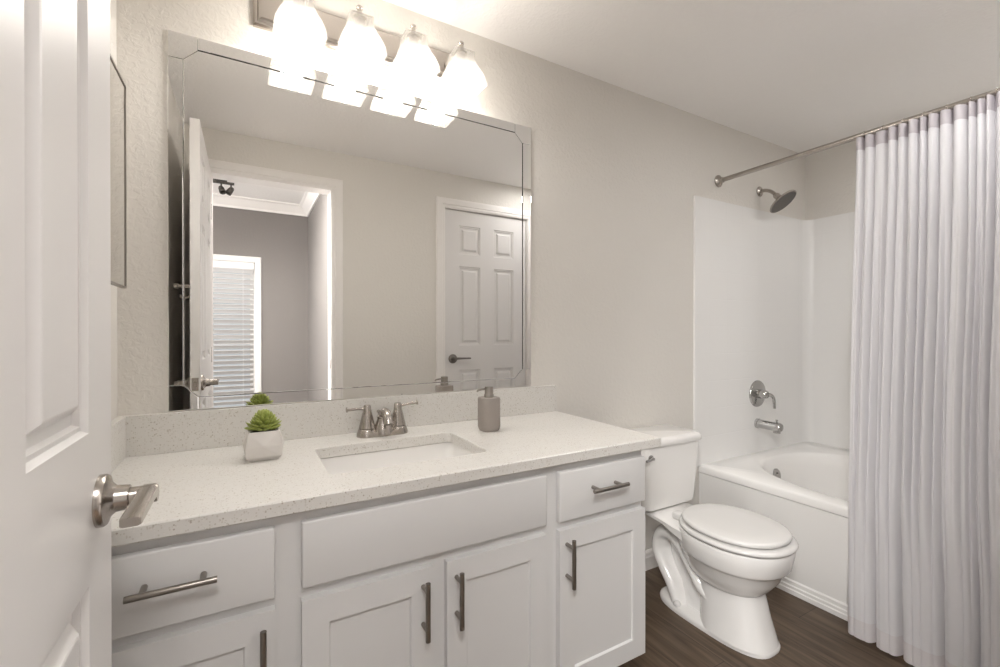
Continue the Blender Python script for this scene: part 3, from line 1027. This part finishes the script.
# ------------------------------------------------------------------ vanity light
LX0, LX1 = 0.022, 0.800
vl = thing('vanity_light', ((LX0 + LX1) / 2, 0, 2.235), 'four-bulb vanity light bar with frosted square shades above the mirror', 'light fixture')
bm = bmesh.new()
rings = []
for y, i_ in ((0.0, 0), (-0.012, 0), (-0.017, 0.006), (-0.017, 0.012), (-0.024, 0.016), (-0.026, 0.024)):
    rings.append([Vector((x, y, z)) for x, z in ((LX0 + i_, 2.178 + i_), (LX1 - i_, 2.178 + i_), (LX1 - i_, 2.292 - i_), (LX0 + i_, 2.292 - i_))])
skin_rings(bm, rings)
obj('back_plate', bm, M['nickel'], vl)
for k in range(4):
    x = 0.1435 + k * 0.1805
    yc = -0.130
    bm = bmesh.new()
    lathe(bm, (x, -0.025, 2.235), (0, -1, 0), [(0, -0.001), (0.022, -0.001), (0.022, 0.006), (0.012, 0.010), (0, 0.011)], 24)
    tube(bm, smooth_path([(x, -0.03, 2.235), (x, -0.07, 2.240), (x, -0.105, 2.252), (x, yc, 2.238)], 5), 0.007, 12)
    lathe(bm, (x, yc, 2.218), (0, 0, 1), [(0, 0), (0.022, 0), (0.022, 0.010), (0.010, 0.014), (0.008, 0.040), (0.010, 0.042), (0.010, 0.048), (0.006, 0.052), (0, 0.053)], 24)
    obj('arm', bm, M['nickel'], vl, 40)
    bm = bmesh.new()
    prof = [(0.030, 2.226), (0.037, 2.225), (0.038, 2.215), (0.040, 2.195), (0.048, 2.170), (0.060, 2.145), (0.069, 2.120), (0.073, 2.098)]
    th = 0.0035
    full = prof + [(r - th, z + 0.0008) for r, z in reversed(prof)]
    skin_rings(bm, [rrect(x - r, x + r, yc - r, yc + r, z, max(0.004, 0.10 * r), 3) for r, z in full], False, False)
    obj('shade', bm, M['glass'], vl, 40, label='frosted white glass shade')
    bm = bmesh.new()
    pr_ = [(0.0, 2.072), (0.012, 2.074), (0.024, 2.081), (0.0325, 2.093), (0.0360, 2.108), (0.0345, 2.124), (0.028, 2.139), (0.018, 2.150), (0.014, 2.158), (0.0135, 2.165), (0, 2.165)]
    lathe(bm, (x, yc, 0), (0, 0, 1), pr_, 28)
    obj('bulb', bm, M['bulb'], vl, 60, label='lit frosted bulb')
    bm = bmesh.new()
    lathe(bm, (x, yc, 2.163), (0, 0, 1), [(0, 0), (0.016, 0), (0.016, 0.056), (0, 0.056)], 20)
    obj('socket', bm, M['nickel'], vl, 40)

# ------------------------------------------------------------------ shower surround, tub, fittings
TX0, TXT = 2.149, 1.963
ss = thing('shower_surround', (2.75, -0.02, 0.47), 'white embossed shower wall panels around the tub', 'shower surround')
t = 0.012
bm = bmesh.new()
R = 0.055
poly = [(TX0, -0.0005), (TX0, -t + 0.003), (TX0 + 0.003, -t)]
for k in range(9):
    a = PI / 2 * k / 8
    poly.append((XR - t - R + R * math.sin(a), -t - R + R * math.cos(a)))
poly += [(XR - t, YF + 0.001), (XR - 0.0005, YF + 0.001), (XR - 0.0005, -0.0005)]
prism(bm, poly, lambda u, v, h: (u, v, h), 0.468, TXT)
obj('wall_panel', bm, M['panel'], ss, 40)

bt = thing('bathtub', (2.75, -0.77, 0), 'white alcove bathtub with a flat apron beside the toilet', 'bathtub')
bx0, bx1, by0, by1, ZR = 2.194, XR - 0.001, YF + 0.001, -0.001, 0.474
bcx, bcy = 2.745, -0.775
NA = 120


def tub_ring_rect(ins_, z):
    out = []
    x0, x1, y0, y1 = bx0 + ins_, bx1 - ins_, by0 + ins_, by1 - ins_
    for i in range(NA):
        a = 2 * PI * i / NA
        dx, dy = math.cos(a), math.sin(a)
        tx = ((x1 - bcx) / dx) if dx > 1e-9 else ((x0 - bcx) / dx if dx < -1e-9 else 1e9)
        ty = ((y1 - bcy) / dy) if dy > 1e-9 else ((y0 - bcy) / dy if dy < -1e-9 else 1e9)
        s = min(tx, ty)
        out.append(Vector((bcx + dx * s, bcy + dy * s, z)))
    # snap the points nearest to the corners onto them
    for cx_, cy_ in ((x0, y0), (x1, y0), (x1, y1), (x0, y1)):
        k_ = min(range(NA), key=lambda i: (out[i].x - cx_) ** 2 + (out[i].y - cy_) ** 2)
        out[k_] = Vector((cx_, cy_, z))
    return out


def tub_ring(rx, ry, z, n_=2.6, dy_=0.0):
    out = []
    for i in range(NA):
        a = 2 * PI * i / NA
        c_, s_ = math.cos(a), math.sin(a)
        r = (abs(c_ / rx) ** n_ + abs(s_ / ry) ** n_) ** (-1 / n_)
        out.append(Vector((bcx + c_ * r, bcy + dy_ + s_ * r, z)))
    return out


bm = bmesh.new()
rings = [tub_ring_rect(0.02, 0.434), tub_ring_rect(0.0, 0.434), tub_ring_rect(0.0, 0.462), tub_ring_rect(0.004, 0.470), tub_ring_rect(0.012, ZR),
         tub_ring(0.462, 0.672, ZR), tub_ring(0.452, 0.662, ZR - 0.003), tub_ring(0.440, 0.648, ZR - 0.014), tub_ring(0.425, 0.630, 0.40), tub_ring(0.405, 0.605, 0.28),
         tub_ring(0.385, 0.58, 0.18), tub_ring(0.355, 0.55, 0.125), tub_ring(0.30, 0.49, 0.10), tub_ring(0.02, 0.03, 0.095)]
skin_rings(bm, rings, False, True)
obj('basin', bm, M['tub'], bt, 40)
bm = bmesh.new()
prism(bm, [(0.0, 0.0), (0.0, 0.020), (0.004, 0.024), (0.004, 0.036), (0.009, 0.040), (0.009, 0.056), (0.016, 0.062), (0.014, 0.12), (0.010, 0.428), (0.013, 0.4295), (0.05, 0.4295), (0.05, 0.0)], lambda u, v, h: (bx0 - 0.004 + u, h, v), by0, by1)
obj('apron', bm, M['tub'], bt)
bm = bmesh.new()
oc = Vector((2.690, -0.150, 0.378))
nrm = Vector((0, -1, 0.17)).normalized()
lathe(bm, oc, nrm, [(0, -0.004), (0.037, -0.004), (0.037, 0.005), (0.033, 0.009), (0, 0.010)], 32)
ov = obj('overflow_plate', bm, M['chrome'], bt, 40, label='round chrome overflow plate')
bm = bmesh.new()
for s in (-1, 1):
    lathe(bm, oc + Vector((0, 0, 0.012 * s)), nrm, [(0, 0.009), (0.004, 0.009), (0.004, 0.0112), (0, 0.0115)], 12)
obj('screw', bm, M['dnickel'], ov)

sv = thing('shower_valve', (2.733, -t, 0.834), 'round chrome shower valve with a lever on the white surround', 'shower valve')
o = Vector((2.733, -t, 0.834))
bm = bmesh.new()
lathe(bm, o, (0, -1, 0), [(0, -0.001), (0.082, -0.001), (0.082, 0.004), (0.078, 0.009), (0.045, 0.013), (0.030, 0.014), (0, 0.014)], 48)
obj('escutcheon', bm, M['chrome'], sv, 40)
bm = bmesh.new()
lathe(bm, o, (0, -1, 0), [(0, 0.013), (0.027, 0.013), (0.026, 0.05), (0.022, 0.062), (0.012, 0.068), (0, 0.069)], 32)
tube(bm, smooth_path([o + Vector((0.004, -0.05, 0)), o + Vector((0.025, -0.070, -0.004)), o + Vector((0.045, -0.076, -0.03)), o + Vector((0.052, -0.076, -0.085))], 6), 0.007, 12, [0.012 - 0.0045 * i / 18 for i in range(19)])
obj('lever', bm, M['chrome'], sv, 50)

sp = thing('tub_spout', (2.733, -t, 0.648), 'chrome tub spout below the shower valve', 'tub spout')
bm = bmesh.new()
o = Vector((2.733, -t, 0.652))
lathe(bm, o, (0, -1, -0.02), [(0, -0.001), (0.030, -0.001), (0.030, 0.012), (0.027, 0.014), (0.026, 0.09), (0.0275, 0.115), (0.0275, 0.135), (0.022, 0.144), (0, 0.146)], 32)
lathe(bm, o + Vector((0, -0.118, -0.008)), (0, 0, -1), [(0, 0), (0.020, 0), (0.019, 0.030), (0.015, 0.030), (0.013, 0.02), (0, 0.02)], 24)
obj('spout_body', bm, M['chrome'], sp, 40)
bm = bmesh.new()
lathe(bm, o + Vector((0, -0.118, 0.02)), (0, 0, 1), [(0, 0), (0.004, 0), (0.004, 0.014), (0.007, 0.016), (0.007, 0.021), (0, 0.022)], 14)
obj('diverter_knob', bm, M['chrome'], sp, 40)

sh = thing('rain_shower', (2.775, 0, 2.083), 'dark nickel rain shower head on a bent arm above the surround', 'shower head')
bm = bmesh.new()
lathe(bm, (2.775, 0.001, 2.083), (0, -1, 0), [(0, 0), (0.031, 0), (0.031, 0.006), (0.022, 0.012), (0.012, 0.016), (0, 0.016)], 32)
obj('flange', bm, M['nickel'], sh, 40)
bm = bmesh.new()
tube(bm, smooth_path([(2.775, -0.005, 2.083), (2.776, -0.035, 2.082), (2.776, -0.070, 2.066), (2.777, -0.100, 2.034)], 8), 0.0105, 16)
obj('arm', bm, M['nickel'], sh, 50)
bm = bmesh.new()
ax = Vector((0.10, -0.62, -0.78)).normalized()
o = Vector((2.777, -0.098, 2.036))
ball(bm, o + ax * 0.006, 0.018)
lathe(bm, o, ax, [(0, 0.008), (0.016, 0.008), (0.018, 0.014), (0.018, 0.026), (0.030, 0.038), (0.058, 0.050), (0.080, 0.056), (0.083, 0.060), (0.083, 0.064), (0.079, 0.066), (0, 0.066)], 48)
hd = obj('head', bm, M['nickel'], sh, 40)
bm = bmesh.new()
lathe(bm, o, ax, [(0, 0.0655), (0.077, 0.0655), (0.077, 0.067), (0, 0.0675)], 48)
obj('spray_face', bm, M['nozzle'], hd, label='dark grey nozzle face')

RXC, RZC = 2.367, 2.080
rd = thing('shower_rod', (RXC, 0, RZC), 'brushed nickel curtain rod along the tub below the ceiling', 'curtain rod')
bm = bmesh.new()
lathe(bm, (RXC, -0.004, RZC), (0, -1, 0), [(0, 0), (0.0125, 0), (0.0125, -YF - 0.009), (0, -YF - 0.009)], 24)
obj('pole', bm, M['nickel'], rd, 40)
for y, s in ((0.0, -1), (YF, 1)):
    bm = bmesh.new()
    lathe(bm, (RXC, y, RZC), (0, s, 0), [(0, -0.0005), (0.034, -0.0005), (0.034, 0.006), (0.026, 0.012), (0.018, 0.016), (0.016, 0.03), (0.013, 0.032), (0, 0.032)], 32)
    obj('flange', bm, M['nickel'], rd, 40)

# ------------------------------------------------------------------ shower curtain
cu = thing('shower_curtain', (RXC, -1.05, 0.02), 'long pleated lavender-grey shower curtain hanging outside the tub', 'shower curtain')
ZT, ZBOT = 2.067, 0.018
rnd = random.Random(11)
folds = [(0.0)]
NFOLD = 24
wid = [rnd.uniform(0.55, 1.5) for _ in range(NFOLD)]
cum = [0.0]
for w_ in wid:
    cum.append(cum[-1] + w_)
cum = [c_ / cum[-1] for c_ in cum]
depth = [rnd.uniform(0.7, 1.2) for _ in range(NFOLD)]
NC = 8
cw = [1.0, 0.85, 1.25, 0.95, 1.1, 1.2, 0.9, 1.0]
ccum = [0.0]
for w_ in cw:
    ccum.append(ccum[-1] + w_)
ccum = [c_ / ccum[-1] for c_ in ccum]


def lookup(cumv, s):
    for i in range(len(cumv) - 1):
        if s <= cumv[i + 1] + 1e-9:
            return i, (s - cumv[i]) / (cumv[i + 1] - cumv[i])
    return len(cumv) - 2, 1.0


def smooth01(a, b, x):
    x = max(0, min(1, (x - a) / (b - a)))
    return x * x * (3 - 2 * x)


def curtain_pt(s, z):
    q = max(0.0, (ZT - z) / (ZT - ZBOT))
    y = (-0.668 - 0.085 * q) + s * (-0.80 + 0.06 * q)
    x = RXC - 0.262 * q ** 1.05
    i, f = lookup(cum, s)
    fine = (1 - abs(2 * f - 1) ** (2.4 + 1.2 * q)) * depth[i]
    j, h = lookup(ccum, s)
    coarse = (1 - abs(2 * h - 1) ** 6.0)
    wf = (0.042 - 0.014 * smooth01(0.4, 0.8, q)) * (1 - 0.85 * smooth01(0.70, 0.88, q))
    wc = 0.042 * smooth01(0.08, 0.6, q)
    ripple = 0.005 * math.sin(s * 190 + 3 * math.sin(7 * s)) * smooth01(0.10, 0.25, q) * (1 - smooth01(0.66, 0.80, q))
    x -= wf * fine + wc * coarse + ripple - 0.014
    y += 0.006 * math.sin(9 * q + 5 * s) * q
    return Vector((x, y, z))


NS, NZ = 760, 60


def curtain_sheet(z0, z1, nz, off=0.0, gap=0.0):
    bm = bmesh.new()
    grid = []
    for k_ in range(nz + 1):
        z = z0 + (z1 - z0) * k_ / nz
        grid.append([bm.verts.new(curtain_pt(i / NS, z) + Vector((-off, 0, 0))) for i in range(NS + 1)])
    for a, b in zip(grid, grid[1:]):
        for i in range(NS):
            bm.faces.new((a[i], a[i + 1], b[i + 1], b[i]))
    return bm


o = obj('cloth', curtain_sheet(ZT, 0.085, NZ), M['curtain'], cu, 180)
for nm, z0, z1, nz in (('hem_band', 0.085, ZBOT, 3), ('header_band', ZT + 0.002, ZT - 0.055, 3)):
    h = obj(nm, curtain_sheet(z0, z1, nz, 0.0 if nm == 'hem_band' else 0.0016), M['hem' if nm == 'hem_band' else 'header'], cu, 180)
for i in range(12):
    s = (i + 0.5) / 12
    y = -0.668 - 0.80 * s
    bm = bmesh.new()
    pts = [(RXC + 0.0150 * math.cos(a), y, RZC + 0.0150 * math.sin(a) - 0.001) for a in (2 * PI * k_ / 20 for k_ in range(21))]
    tube(bm, pts, 0.0012, 8)
    obj('curtain_ring', bm, M['nickel'], cu, 60)

# ------------------------------------------------------------------ toilet
TC = 1.712
tl = thing('toilet', (TC, -0.42, 0), 'white two-piece toilet between the vanity and the tub', 'toilet')
bm = bmesh.new()
# foot plate
skin_rings(bm, [sup(TC + 0.008, -0.428, z, rx, ryf, ryb, 3.0) for z, rx, ryf, ryb in ((0, 0.112, 0.248, 0.245), (0.012, 0.114, 0.25, 0.247), (0.022, 0.110, 0.244, 0.243), (0.028, 0.100, 0.23, 0.235), (0.034, 0.085, 0.21, 0.22))])
# pedestal column
skin_rings(bm, [sup(TC, cy, z, rx, ryf, ryb, 2.6) for z, cy, rx, ryf, ryb in ((0.02, -0.52, 0.112, 0.156, 0.115), (0.05, -0.52, 0.107, 0.148, 0.12), (0.11, -0.515, 0.097, 0.135, 0.12), (0.17, -0.51, 0.092, 0.125, 0.125), (0.215, -0.51, 0.088, 0.113, 0.13), (0.24, -0.51, 0.095, 0.12, 0.14))])
# bowl: lower hull, then the upright rim band
skin_rings(bm, [sup(TC, cy, z, rx, ryf, ryb, n_) for z, cy, rx, ryf, ryb, n_ in ((0.185, -0.50, 0.070, 0.100, 0.12, 2.2), (0.203, -0.50, 0.100, 0.130, 0.15, 2.2), (0.225, -0.505, 0.122, 0.148, 0.17, 2.2), (0.265, -0.51, 0.142, 0.172, 0.19, 2.2), (0.302, -0.512, 0.156, 0.186, 0.20, 2.2), (0.309, -0.514, 0.160, 0.190, 0.20, 2.2), (0.313, -0.515, 0.168, 0.198, 0.21, 2.2), (0.322, -0.516, 0.172, 0.203, 0.212, 2.2), (0.36, -0.517, 0.177, 0.210, 0.216, 2.2), (0.390, -0.518, 0.180, 0.214, 0.22, 2.2), (0.398, -0.518, 0.177, 0.211, 0.218, 2.2), (0.400, -0.518, 0.168, 0.202, 0.21, 2.2))])
# rear deck that carries the tank
rings = []
for y, hw, zb_, zt_ in ((-0.42, 0.15, 0.33, 0.397), (-0.34, 0.145, 0.35, 0.398), (-0.27, 0.128, 0.362, 0.399), (-0.16, 0.118, 0.366, 0.399), (-0.05, 0.118, 0.366, 0.399)):
    r = 0.012
    rings.append([Vector((TC + sx * (hw - (r if k in (0, 3) else 0)), y, z)) for k, (sx, z) in enumerate(((-1, zb_), (-1, zb_ + r), (-1, zt_ - r), (-1, zt_), (1, zt_), (1, zt_ - r), (1, zb_ + r), (1, zb_)))])
rings = [[Vector((TC + (p.x - TC) * (1 if k in (1, 2, 5, 6) else 0.92), p.y, p.z)) for k, p in enumerate(r_)] for r_ in rings]
skin_rings(bm, rings)
# trapway: out of the bowl bottom, up over the weir, down into the foot
tp = smooth_path([(TC, -0.47, 0.125), (TC, -0.415, 0.155), (TC, -0.365, 0.215), (TC, -0.305, 0.282), (TC, -0.245, 0.308), (TC, -0.195, 0.280), (TC, -0.185, 0.215), (TC, -0.222, 0.150), (TC, -0.270, 0.090), (TC, -0.305, 0.02)], 6)
k0 = len(bm.verts)
tube(bm, tp, 0.040, 24, [0.043 - 0.005 * math.sin(PI * i / (len(tp) - 1)) for i in range(len(tp))])
bm.verts.ensure_lookup_table()
for v in bm.verts[k0:]:
    v.co.x = TC + (v.co.x - TC) * 2.15                      # the passage is wider than it is thick
# web between the trapway and the bowl
skin_rings(bm, [sup(TC, cy, z, rx, ryf, ryb, 2.4) for z, cy, rx, ryf, ryb in ((0.02, -0.38, 0.055, 0.16, 0.13), (0.12, -0.36, 0.035, 0.14, 0.13), (0.22, -0.34, 0.035, 0.16, 0.12), (0.375, -0.32, 0.050, 0.18, 0.13))])
obj('bowl', bm, M['porcelain'], tl, 50)
for sx in (-1, 1):
    bm = bmesh.new()
    lathe(bm, (TC + sx * 0.085, -0.315, 0.028), (0, 0, 1), [(0, 0), (0.016, 0), (0.016, 0.006), (0.012, 0.014), (0.006, 0.018), (0, 0.019)], 20)
    obj('bolt_cap', bm, M['seat'], tl, 60)
# tank
bm = bmesh.new()
rings = []
for z, x_, yf, yb, r in ((0.405, 0.150, -0.205, -0.045, 0.03), (0.412, 0.164, -0.222, -0.030, 0.035), (0.43, 0.168, -0.226, -0.026, 0.035), (0.55, 0.178, -0.231, -0.024, 0.033), (0.69, 0.186, -0.236, -0.022, 0.032), (0.70, 0.186, -0.236, -0.022, 0.032)):
    rings.append(rrect(TC - x_, TC + x_, yf, yb, z, r, 6))
skin_rings(bm, rings)
tk = obj('tank', bm, M['porcelain'], tl, 50)
bm = bmesh.new()
rings = []
for z, g_ in ((0.700, -0.004), (0.698, 0.007), (0.704, 0.011), (0.715, 0.012), (0.726, 0.009), (0.733, 0.001), (0.736, -0.012)):
    rings.append(rrect(TC - 0.186 - g_, TC + 0.186 + g_, -0.236 - g_, -0.022 + min(g_, 0.008), z, 0.034 + g_ * 0.5, 6))
skin_rings(bm, rings)
obj('tank_lid', bm, M['porcelain'], tl, 50)
bm = bmesh.new()
fx = TC - 0.158
lathe(bm, (fx, -0.233, 0.655), (0, -1, 0), [(0, 0), (0.013, 0), (0.013, 0.006), (0.007, 0.009), (0.006, 0.02), (0, 0.02)], 18)
tube(bm, smooth_path([(fx, -0.248, 0.655), (fx - 0.02, -0.252, 0.654), (fx - 0.045, -0.252, 0.650)], 5), 0.006, 10)
obj('flush_lever', bm, M['chrome'], tl, 50, label='chrome flush lever')
# seat ring and lid
bm = bmesh.new()
skin_rings(bm, [sup(TC, -0.52, z, rx, ryf, ryb, 2.15) for z, rx, ryf, ryb in ((0.4035, 0.176, 0.210, 0.203), (0.4045, 0.183, 0.217, 0.208), (0.412, 0.187, 0.221, 0.21), (0.419, 0.184, 0.218, 0.208), (0.4225, 0.174, 0.208, 0.20))])
st = obj('seat', bm, M['seat'], tl, 60)
bm = bmesh.new()
skin_rings(bm, [sup(TC, -0.52, z, rx, ryf, ryb, 2.15) for z, rx, ryf, ryb in ((0.4285, 0.160, 0.182, 0.183), (0.4288, 0.170, 0.193, 0.194), (0.432, 0.175, 0.198, 0.199), (0.440, 0.176, 0.199, 0.20), (0.4455, 0.172, 0.195, 0.197), (0.4478, 0.164, 0.187, 0.189), (0.4486, 0.11, 0.130, 0.135), (0.449, 0.03, 0.04, 0.04))])
ld = obj('seat_lid', bm, M['seat'], tl, 60)
for dx, dy in ((-0.10, -0.10), (0.10, -0.10), (-0.10, 0.08), (0.10, 0.08)):
    bm = bmesh.new()
    lathe(bm, (TC + dx, -0.52 + dy, 0.4215), (0, 0, 1), [(0, 0), (0.007, 0), (0.007, 0.0085), (0, 0.0085)], 12)
    obj('bumper', bm, M['seat'], ld)
    bm = bmesh.new()
    lathe(bm, (TC + dx * 1.35, -0.52 + dy * 1.1, 0.3985), (0, 0, 1), [(0, 0), (0.007, 0), (0.007, 0.006), (0, 0.006)], 12)
    obj('bumper', bm, M['seat'], st)
for sx in (-1, 1):
    bm = bmesh.new()
    box(bm, TC + sx * 0.075 - 0.022, TC + sx * 0.075 + 0.022, -0.335, -0.295, 0.400, 0.430, bev=0.008, seg=3)
    obj('seat_hinge', bm, M['seat'], tl, 50)

# ------------------------------------------------------------------ added out-of-view ceiling fill lights over the walkway and over the tub
for x, y, r, key, label in ((2.03, -1.20, 0.10, 'fill_walk', 'added ceiling fill light outside the shower curtain, above the frame'),
                            (2.86, -1.12, 0.10, 'fill_tub', 'added ceiling fill light over the tub behind the shower curtain')):
    rl = thing('fill_downlight', (x, y, ZC), label, 'fill light')
    bm = bmesh.new()
    lathe(bm, (x, y, ZC + 0.002), (0, 0, -1), [(r, 0), (r + 0.022, 0), (r + 0.022, 0.006), (r + 0.016, 0.010), (r + 0.004, 0.010), (r, 0.004)], 48)
    obj('trim_ring', bm, M['white'], rl, 40)
    bm = bmesh.new()
    lathe(bm, (x, y, ZC + 0.001), (0, 0, -1), [(0, 0), (r, 0), (r, 0.003), (0, 0.004)], 48)
    obj('lens', bm, M[key], rl, 40, label='lit round lens of the added fill light')
